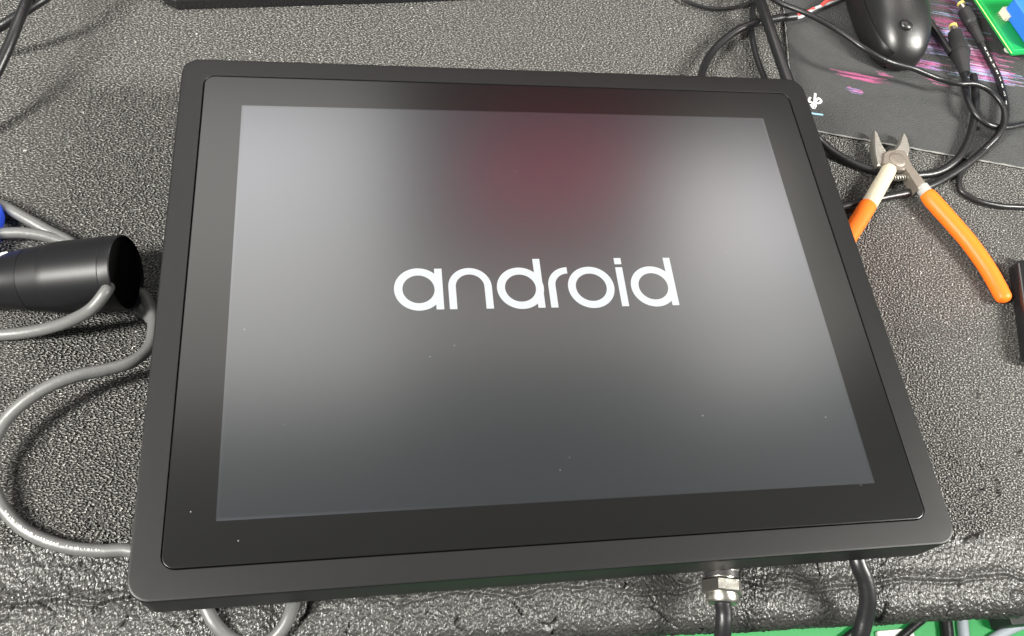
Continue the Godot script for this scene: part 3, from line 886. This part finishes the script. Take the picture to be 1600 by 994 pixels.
func make_cords() -> void:
	var g := "black cords at the upper right"
	var k: Material = mats.black_cable
	tag(build(cable_mesh([Vector3(0.2075, 0.0060, -0.3391), Vector3(0.2051, 0.0120, -0.2953), Vector3(0.2027, 0.0180, -0.2608), Vector3(0.2018, 0.0200, -0.2293), Vector3(0.2034, 0.0180, -0.2005), Vector3(0.2054, 0.0160, -0.1756), Vector3(0.2051, 0.0160, -0.1470), Vector3(0.1992, 0.0200, -0.1163), Vector3(0.1852, 0.0250, -0.0865)], 0.0040, 14), "thick_lead", k), "thickest black cord, running straight down from the top border behind the panel's corner", "cord", g)
	tag(build(cable_mesh([Vector3(0.1413, 0.0030, -0.2941), Vector3(0.1509, 0.0040, -0.2731), Vector3(0.1633, 0.0040, -0.2672), Vector3(0.1814, 0.0030, -0.2668), Vector3(0.1978, 0.0030, -0.2713), Vector3(0.2077, 0.0060, -0.2747), Vector3(0.2277, 0.0080, -0.2947), Vector3(0.2594, 0.0060, -0.3286)], 0.0014, 8), "thin_lead", k), "thin black cord sagging in a shallow loop at the top border", "cord", g)
	tag(build(cable_mesh([Vector3(0.2207, 0.0030, -0.3217), Vector3(0.2123, 0.0030, -0.2923), Vector3(0.2043, 0.0030, -0.2642), Vector3(0.1980, 0.0030, -0.2407), Vector3(0.1962, 0.0030, -0.2213), Vector3(0.1960, 0.0040, -0.2004), Vector3(0.1955, 0.0100, -0.1750), Vector3(0.1881, 0.0200, -0.1376)], 0.0022, 10), "signal_lead", k), "black cord hidden in shade just left of the thick cord", "cord", g)
	var w := thing("stripped_lead", "black cord with bare red and pale wire ends, curving up from the panel's rear edge", "cord", g, Vector3(0.1864, -0.0000, -0.2399))
	build(cable_mesh([Vector3(0.1261, 0.0200, -0.1412), Vector3(0.1364, 0.0140, -0.1691), Vector3(0.1463, 0.0100, -0.1937), Vector3(0.1564, 0.0080, -0.2125), Vector3(0.1688, 0.0080, -0.2268), Vector3(0.1852, 0.0090, -0.2394), Vector3(0.2028, 0.0120, -0.2450), Vector3(0.2201, 0.0110, -0.2511), Vector3(0.2332, 0.0100, -0.2544)], 0.0029, 12), "jacket", k, w)
	build(cable_mesh([Vector3(0.2314, 0.0105, -0.2544), Vector3(0.2389, 0.0100, -0.2581), Vector3(0.2456, 0.0090, -0.2616), Vector3(0.2519, 0.0090, -0.2654)], 0.0011, 8), "red_wire", mats.red_wire, w)
	build(cable_mesh([Vector3(0.2315, 0.0100, -0.2536), Vector3(0.2371, 0.0095, -0.2545), Vector3(0.2428, 0.0095, -0.2582), Vector3(0.2526, 0.0080, -0.2659), Vector3(0.2609, 0.0070, -0.2709), Vector3(0.2695, 0.0070, -0.2750), Vector3(0.2847, 0.0060, -0.2841)], 0.0012, 8), "pale_wire", mats.white_wire, w)
	build(cable_mesh([Vector3(0.2599, 0.0084, -0.2700), Vector3(0.2661, 0.0086, -0.2750), Vector3(0.2729, 0.0084, -0.2778), Vector3(0.2879, 0.0070, -0.2875)], 0.0014, 8), "red_wire", mats.red_wire, w)
	# the long thin cord over the mouse and its loop at the right
	tag(build(cable_mesh([Vector3(0.2036, 0.0040, -0.3191), Vector3(0.2092, 0.0100, -0.2875), Vector3(0.2170, 0.0160, -0.2634), Vector3(0.2343, 0.0220, -0.2439), Vector3(0.2516, 0.0300, -0.2147), Vector3(0.2616, 0.0310, -0.2012), Vector3(0.2748, 0.0290, -0.1941), Vector3(0.3028, 0.0220, -0.1932), Vector3(0.3255, 0.0170, -0.1891), Vector3(0.3386, 0.0180, -0.1844), Vector3(0.3497, 0.0180, -0.1849), Vector3(0.3633, 0.0160, -0.1799), Vector3(0.3698, 0.0140, -0.1680), Vector3(0.3675, 0.0120, -0.1553), Vector3(0.3578, 0.0100, -0.1432), Vector3(0.3469, 0.0060, -0.1347), Vector3(0.3319, 0.0030, -0.1237), Vector3(0.3203, 0.0025, -0.1111), Vector3(0.3175, 0.0025, -0.1012), Vector3(0.3244, 0.0025, -0.0937), Vector3(0.3407, 0.0025, -0.0884), Vector3(0.3610, 0.0025, -0.0869), Vector3(0.3901, 0.0025, -0.0839)], 0.0020, 10), "thin_lead", k), "long thin black cord crossing the mouse", "cord", g)
	# from the nearer plug: round and back under the panel
	tag(build(cable_mesh([Vector3(0.3650, 0.0070, -0.2042), Vector3(0.3610, 0.0070, -0.1901), Vector3(0.3548, 0.0070, -0.1744), Vector3(0.3437, 0.0070, -0.1530), Vector3(0.3322, 0.0060, -0.1361), Vector3(0.3201, 0.0050, -0.1241), Vector3(0.3079, 0.0030, -0.1171), Vector3(0.2899, 0.0026, -0.1133), Vector3(0.2727, 0.0026, -0.1142), Vector3(0.2588, 0.0026, -0.1162), Vector3(0.2437, 0.0030, -0.1222), Vector3(0.2287, 0.0050, -0.1313), Vector3(0.2149, 0.0100, -0.1413), Vector3(0.1966, 0.0200, -0.1433)], 0.0028, 12), "signal_lead", k), "black cord curving from the plugs, past the pliers' jaws and under the panel", "cord", g)
	tag(build(cable_mesh([Vector3(0.3460, 0.0060, -0.2699), Vector3(0.3486, 0.0060, -0.2617), Vector3(0.3513, 0.0060, -0.2508), Vector3(0.3523, 0.0070, -0.2377), Vector3(0.3533, 0.0080, -0.2247)], 0.0026, 12), "signal_lead", k), "short black cord joining the mouse's right side to the nearer plug", "cord", g)

func make_plugs() -> void:
	# each plug with its own cord
	var root := thing("barrel_plug", "nearer black barrel plug with a yellow ringed tip, lying beside the mouse", "plug", "barrel plugs on the mouse pad", Vector3(0.3667, 0.0000, -0.2328))
	var a := Vector3(0.3654, 0.0090, -0.2540)
	var b := Vector3(0.3562, 0.0090, -0.2032)
	var s := Soup.new()
	lathe(s, a, b, [Vector2(0.0008, 0.0013), Vector2(0.0008, 0.0024), Vector2(0.009, 0.0024)], 20)
	build(s, "metal_sleeve", mats.nickel, root)
	s = Soup.new()
	lathe(s, a, b, [Vector2(0, 0.0012), Vector2(0, 0.0029), Vector2(0.0018, 0.0029), Vector2(0.0018, 0.0012)], 20)
	build(s, "yellow_ring", mats.yellow_ring, root)
	var D := a.distance_to(b)
	s = Soup.new()
	lathe(s, a, b, [Vector2(0.008, 0.0040), Vector2(0.0085, 0.0050), Vector2(0.019, 0.0054), Vector2(0.021, 0.0066), Vector2(0.032, 0.0070), Vector2(0.0335, 0.0060), Vector2(D, 0.0036)], 28)
	build(s, "body", mats.black_rubber, root)
	s = Soup.new()
	lathe(s, a, b, [Vector2(0.0285, 0.0066), Vector2(0.0285, 0.0073), Vector2(0.0302, 0.0073), Vector2(0.0302, 0.0066)], 28)
	build(s, "collar", mats.black_box_metal, root)
	build(cable_mesh([Vector3(0.3566, 0.0090, -0.2083), Vector3(0.3547, 0.0090, -0.2006), Vector3(0.3492, 0.0100, -0.1868), Vector3(0.3464, 0.0110, -0.1747), Vector3(0.3474, 0.0110, -0.1627), Vector3(0.3537, 0.0100, -0.1548), Vector3(0.3655, 0.0080, -0.1533), Vector3(0.3893, 0.0060, -0.1587), Vector3(0.4285, 0.0040, -0.1702)], 0.0021, 10), "cord", mats.black_cable, root)
	root = thing("barrel_plug", "farther black barrel plug with a ribbed neck and white print on its cord", "plug", "barrel plugs on the mouse pad", Vector3(0.3905, -0.0000, -0.2651))
	a = Vector3(0.3843, 0.0070, -0.2819)
	b = Vector3(0.3868, 0.0060, -0.2392)
	D = a.distance_to(b)
	s = Soup.new()
	lathe(s, a, b, [Vector2(0.0008, 0.0013), Vector2(0.0008, 0.0024), Vector2(0.009, 0.0024)], 20)
	build(s, "metal_sleeve", mats.nickel, root)
	s = Soup.new()
	lathe(s, a, b, [Vector2(0, 0.0012), Vector2(0, 0.0029), Vector2(0.0018, 0.0029), Vector2(0.0018, 0.0012)], 20)
	build(s, "yellow_ring", mats.yellow_ring, root)
	s = Soup.new()
	lathe(s, a, b, [Vector2(0.0075, 0.0042), Vector2(0.008, 0.0050), Vector2(0.020, 0.0052), Vector2(0.0215, 0.0046), Vector2(0.023, 0.0040), Vector2(D, 0.0030)], 28)
	build(s, "body", mats.black_rubber, root)
	for i in 5:
		s = Soup.new()
		var f := 0.0235 + i * 0.0022
		lathe(s, a, b, [Vector2(f, 0.0030), Vector2(f, 0.0046 - i * 0.0003), Vector2(f + 0.0012, 0.0046 - i * 0.0003), Vector2(f + 0.0012, 0.0030)], 20)
		build(s, "neck_rib", mats.black_rubber, root)
	var pts := [Vector3(0.3868, 0.0060, -0.2419), Vector3(0.3869, 0.0055, -0.2330), Vector3(0.3876, 0.0050, -0.2215), Vector3(0.3878, 0.0050, -0.2071), Vector3(0.3846, 0.0060, -0.1907), Vector3(0.3777, 0.0080, -0.1712), Vector3(0.3697, 0.0080, -0.1558), Vector3(0.3606, 0.0060, -0.1454), Vector3(0.3462, 0.0050, -0.1338), Vector3(0.3311, 0.0040, -0.1234), Vector3(0.3134, 0.0030, -0.1133), Vector3(0.2957, 0.0030, -0.1044), Vector3(0.2768, 0.0028, -0.0984), Vector3(0.2587, 0.0028, -0.0945), Vector3(0.2408, 0.0028, -0.0902), Vector3(0.2249, 0.0040, -0.0861), Vector3(0.2059, 0.0100, -0.0787), Vector3(0.1862, 0.0200, -0.0705)]
	build(cable_mesh(pts, 0.0027, 12), "cord", mats.black_cable, root)
	var path := curve(pts, 30)
	s = Soup.new()
	var rng := RandomNumberGenerator.new(); rng.seed = 17
	for i in range(24, 150):
		if i % 14 < 8 and rng.randf() < 0.8:
			var tan := (path[i + 1] - path[i]).normalized()
			var d := Vector3(-0.55, 1.0, 0.3)
			var n := (d - tan * tan.dot(d)).normalized()
			var sd := tan.cross(n)
			var mid := path[i] + n * 0.00266
			var wd := rng.randf_range(0.0003, 0.0006)
			sweep(s, PackedVector3Array([mid - sd * wd, mid + sd * wd * rng.randf_range(0.2, 1.0)]), 0.00018, 4)
	tag(build(s, "cord_print", mats.white_print, root), "", "", "", "stuff")

func make_board() -> void:
	var h := 14.0
	var c := Vector3(0.3974, 0.0156, -0.2186)
	var u := (Vector3(0.3892, 0.0156, -0.2762) - c).normalized()
	var v := (Vector3(0.4098, 0.0156, -0.2232) - c).normalized()
	v = (v - u * v.dot(u)).normalized()
	var place := Transform3D(Basis(v, Vector3.UP, u), Vector3(c.x, 0, c.z))
	var root := thing("circuit_board", "bright green circuit board with a cream connector in the upper right corner", "circuit board", "", Vector3(c.x, 0, c.z))
	var s := Soup.new()
	slab(s, 0.0, 0.09, 0.0, 0.14, 0.0012, 0.0140, 0.0156, 0.0001, place)
	build(s, "board", mats.circuit_green, root)
	s = Soup.new()
	slab(s, 0.0001, 0.0010, 0.001, 0.139, 0.0003, 0.0150, 0.01568, 0.00005, place)
	build(s, "bare_edge", mats.circuit_edge, root)
	s = Soup.new()
	slab(s, 0.0042, 0.0048, 0.004, 0.138, 0.0002, 0.0150, 0.01566, 0.00003, place)
	slab(s, 0.0042, 0.088, 0.0035, 0.0041, 0.0002, 0.0150, 0.01566, 0.00003, place)
	build(s, "printed_track", mat("track_green", lin(0.05, 0.40, 0.12), 0.35), root)
	var k: Vector3 = place.affine_inverse() * Vector3(0.4088, 0.0180, -0.2593)
	s = Soup.new()
	slab(s, k.x - 0.003, k.x + 0.003, k.z - 0.0055, k.z + 0.0055, 0.0005, 0.0155, 0.0205, 0.0004, place)
	slab(s, k.x - 0.0042, k.x + 0.0005, k.z - 0.0045, k.z + 0.0045, 0.0003, 0.0155, 0.0185, 0.0003, place)
	build(s, "cream_connector", mats.cream_plastic, root)
	for i in 4:
		s = Soup.new()
		var q: Vector3 = k + Vector3(-0.0052, 0, -0.0033 + i * 0.0022)
		slab(s, q.x - 0.0014, q.x + 0.0014, q.z - 0.0003, q.z + 0.0003, 0.0001, 0.0155, 0.0160, 0.00005, place)
		build(s, "pin", mats.nickel, root)
	var w: Vector3 = place.affine_inverse() * Vector3(0.4144, 0.0260, -0.2522)
	s = Soup.new()
	slab(s, w.x - 0.006, w.x + 0.05, w.z - 0.030, w.z + 0.013, 0.004, 0.0155, 0.030, 0.002, place)
	build(s, "blue_block", mats.bright_blue_plastic, root)
	for q in [Vector2(0.016, 0.016), Vector2(0.080, 0.016), Vector2(0.016, 0.130), Vector2(0.080, 0.130)]:
		s = Soup.new()
		var p := place * Vector3(q.x, 0.0, q.y)
		lathe(s, p, p + Vector3.UP, [Vector2(0.0022, 0.003), Vector2(0.0141, 0.003)], 6)
		build(s, "spacer", mats.white_plastic, root, 10.0)

func make_pliers() -> void:
	var root := thing("pliers", "open cutting pliers with orange handles, lying to the right of the panel", "pliers", "", Vector3(0.2801, -0.0000, -0.1285))
	var s := Soup.new()
	prism(s, [Vector2(0.2635, -0.1474), Vector2(0.2647, -0.1451), Vector2(0.2648, -0.1394), Vector2(0.2656, -0.1333), Vector2(0.2667, -0.1277), Vector2(0.2649, -0.1211), Vector2(0.2601, -0.1166), Vector2(0.2556, -0.1160), Vector2(0.2567, -0.1253), Vector2(0.2594, -0.1365)], 0.0040, 0.0095, 0.0012)
	build(s, "jaw", mats.steel, root, 25.0)
	s = Soup.new()
	prism(s, [Vector2(0.2853, -0.1456), Vector2(0.2864, -0.1411), Vector2(0.2862, -0.1349), Vector2(0.2849, -0.1298), Vector2(0.2817, -0.1247), Vector2(0.2747, -0.1257), Vector2(0.2736, -0.1295), Vector2(0.2778, -0.1347), Vector2(0.2818, -0.1404)], 0.0040, 0.0098, 0.0012)
	build(s, "jaw", mats.steel, root, 25.0)
	s = Soup.new()
	prism(s, [Vector2(0.2621, -0.1257), Vector2(0.2667, -0.1280), Vector2(0.2734, -0.1293), Vector2(0.2789, -0.1283), Vector2(0.2804, -0.1228), Vector2(0.2805, -0.1162), Vector2(0.2826, -0.1086), Vector2(0.2853, -0.1000), Vector2(0.2779, -0.0952), Vector2(0.2761, -0.1037), Vector2(0.2744, -0.1112), Vector2(0.2693, -0.1116), Vector2(0.2633, -0.1137), Vector2(0.2582, -0.1169)], 0.0030, 0.0112, 0.0010)
	build(s, "hinge_body", mats.worn_steel, root, 25.0)
	var p := Vector3(0.2705, 0.0110, -0.1196)
	s = Soup.new()
	lathe(s, Vector3(p.x, 0.0105, p.z), Vector3(p.x, 1, p.z), [Vector2(0, 0.0058), Vector2(0.0010, 0.0058), Vector2(0.0016, 0.0050), Vector2(0.0017, 0.003)], 32)
	build(s, "rivet", mats.worn_steel, root)
	s = Soup.new()
	prism(s, [Vector2(0.2632, -0.1185), Vector2(0.2689, -0.1154), Vector2(0.2641, -0.1099), Vector2(0.2582, -0.1119)], 0.003, 0.0102, 0.0008)
	build(s, "arm", mats.worn_steel, root, 25.0)
	s = Soup.new()
	sweep(s, curve([Vector3(0.2657, 0.0080, -0.1159), Vector3(0.2615, 0.0080, -0.1104), Vector3(0.2520, 0.0080, -0.0990), Vector3(0.2428, 0.0080, -0.0880), Vector3(0.2391, 0.0080, -0.0838)]), func(f): return 0.0050 * (1.0 - 0.5 * pow(absf(f - 0.5) * 2.0, 14.0)) * (1.0 + 0.1 * f), 20, 0.85)
	build(s, "cream_sleeve", mats.cream_grip, root, 60.0)
	s = Soup.new()
	sweep(s, curve([Vector3(0.2411, 0.0075, -0.0863), Vector3(0.2344, 0.0075, -0.0786), Vector3(0.2249, 0.0070, -0.0678), Vector3(0.2111, 0.0070, -0.0522), Vector3(0.1979, 0.0070, -0.0361), Vector3(0.1889, 0.0068, -0.0225), Vector3(0.1843, 0.0065, -0.0137)]), func(f): return 0.0057 * (1.0 - 0.85 * pow(absf(f - 0.5) * 2.0, 26.0)), 20, 0.85)
	build(s, "handle", mats.orange_grip, root, 60.0)
	s = Soup.new()
	sweep(s, curve([Vector3(0.2829, 0.0080, -0.1004), Vector3(0.2840, 0.0080, -0.0967), Vector3(0.2855, 0.0080, -0.0930)]), func(f): return 0.0048 * (1.0 - 0.3 * pow(absf(f - 0.5) * 2.0, 8.0)), 20, 0.85)
	build(s, "grey_sleeve", mats.grey_grip, root, 60.0)
	s = Soup.new()
	sweep(s, curve([Vector3(0.2848, 0.0080, -0.0951), Vector3(0.2877, 0.0080, -0.0873), Vector3(0.2922, 0.0080, -0.0774), Vector3(0.2965, 0.0080, -0.0677), Vector3(0.3017, 0.0075, -0.0569), Vector3(0.3059, 0.0070, -0.0453), Vector3(0.3092, 0.0065, -0.0339), Vector3(0.3112, 0.0060, -0.0232), Vector3(0.3120, 0.0060, -0.0151), Vector3(0.3126, 0.0060, -0.0109)]), func(f): return 0.0060 * (1.0 - 0.12 * f) * (1.0 - 0.8 * pow(f, 30.0)) * (1.0 - 0.4 * pow(1.0 - f, 30.0)), 20, 0.9)
	build(s, "handle", mats.orange_grip, root, 60.0)
	# coil spring between the arms
	s = Soup.new()
	var a := Vector3(0.2601, 0.0070, -0.1074)
	var b := Vector3(0.2813, 0.0070, -0.1076)
	var ax := (b - a)
	var t := ax.normalized()
	var n := t.cross(Vector3.UP).normalized()
	var line := PackedVector3Array()
	for i in 12 * 11 + 1:
		var f := i / (12.0 * 11)
		var an := TAU * 11 * f
		line.append(a + ax * f + (Vector3.UP * cos(an) + n * sin(an)) * 0.0019)
	sweep(s, line, 0.0004, 6)
	build(s, "spring", mats.steel, root, 60.0)

# ---------------------------------------------------------------- front: two black cables over the bench edge
func make_front_cables() -> void:
	var g := "black cables hanging over the bench edge"
	var a := Vector3(0.0774, 0.0200, 0.1566)
	tag(build(cable_mesh([a + Vector3(0, 0, -0.008), a, Vector3(0.0780, 0.0180, 0.1616), Vector3(0.0775, 0.0160, 0.1671), Vector3(0.0770, 0.0110, 0.1736), Vector3(0.0775, 0.0000, 0.1810), Vector3(0.0840, -0.0300, 0.1873), Vector3(0.1007, -0.0900, 0.1881), Vector3(0.1281, -0.1800, 0.1846), Vector3(0.1281, -0.1800, 0.1846) + Vector3(0.01, -0.3, 0.02), Vector3(0.1281, -0.1800, 0.1846) + Vector3(0.03, -0.545, 0.04)], 0.0040, 16), "gland_cable", mats.black_cable), "black cable coming out of the nickel gland at the panel's front edge", "cable", g)
	tag(build(cable_mesh([Vector3(0.136, 0.021, 0.112), Vector3(0.1522, 0.0220, 0.1353), Vector3(0.1523, 0.0210, 0.1447), Vector3(0.1552, 0.0180, 0.1530), Vector3(0.1563, 0.0140, 0.1608), Vector3(0.1556, 0.0080, 0.1689), Vector3(0.1537, 0.0020, 0.1768), Vector3(0.1586, -0.0200, 0.1855), Vector3(0.1847, -0.0800, 0.1877), Vector3(0.2298, -0.1800, 0.1854), Vector3(0.2298, -0.1800, 0.1854) + Vector3(0.0, -0.3, 0.02), Vector3(0.2298, -0.1800, 0.1854) + Vector3(-0.02, -0.545, 0.05)], 0.0042, 16), "front_cable", mats.black_cable), "black cable without a gland, bending out from under the panel's front right", "cable", g)

# ---------------------------------------------------------------- things on the floor, seen past the bench edge
func make_floor_things() -> void:
	var g := "cords on the green floor"
	tag(build(cable_mesh([Vector3(0.5085, -0.7290, 0.1402), Vector3(0.5445, -0.7290, 0.1147), Vector3(0.5729, -0.7290, 0.1003), Vector3(0.6033, -0.7290, 0.0815), Vector3(0.6407, -0.7290, 0.0582)], 0.005, 10), "floor_cable", mats.black_cable), "black cord on the floor, just right of the front cable", "cord", g)
	tag(build(cable_mesh([Vector3(0.5956, -0.7290, 0.1637), Vector3(0.6230, -0.7290, 0.1252), Vector3(0.6539, -0.7290, 0.1067), Vector3(0.6905, -0.7290, 0.0881), Vector3(0.7296, -0.7290, 0.0648)], 0.006, 10), "floor_cable", mats.black_cable), "black cord on the floor beside the white strip", "cord", g)
	var s := Soup.new()
	var c := Vector3(0.6312, -0.7350, 0.1117)
	slab(s, c.x - 0.025, c.x + 0.03, c.z - 0.008, c.z + 0.05, 0.003, -0.7365, -0.730, 0.001)
	tag(build(s, "white_strip", mats.white_plastic), "white plastic strip on the green floor", "strip")
	tag(build(cable_mesh([Vector3(0.7147, -0.7320, 0.1900), Vector3(0.7336, -0.7320, 0.1339), Vector3(0.7387, -0.7320, 0.1130), Vector3(0.7515, -0.7320, 0.0747)], 0.0075, 12), "floor_tube", mats.pale_grey_plastic), "pale blue grey tube on the floor between black cords", "tube")
	tag(build(cable_mesh([Vector3(0.6857, -0.7290, 0.1552), Vector3(0.7074, -0.7290, 0.1237), Vector3(0.7132, -0.7290, 0.1029), Vector3(0.7196, -0.7290, 0.0640)], 0.009, 12), "floor_cable", mats.black_cable), "thick black cord on the floor left of the pale grey tube", "cord", g)
	tag(build(cable_mesh([Vector3(0.7374, -0.7300, 0.1512), Vector3(0.7766, -0.7300, 0.1292), Vector3(0.8107, -0.7280, 0.1176), Vector3(0.8448, -0.7280, 0.1107), Vector3(0.9020, -0.7300, 0.1042)], 0.007, 12), "floor_cable", mats.pale_grey_plastic), "pale grey cord on the floor in the lower right corner", "cord", g)
	s = Soup.new()
	c = Vector3(0.8143, -0.7350, 0.0967)
	slab(s, c.x - 0.03, c.x + 0.09, c.z - 0.05, c.z + 0.02, 0.004, -0.7365, -0.69, 0.003)
	tag(build(s, "floor_box", mats.black_box_metal), "small black box on the floor in the lower right corner", "box")
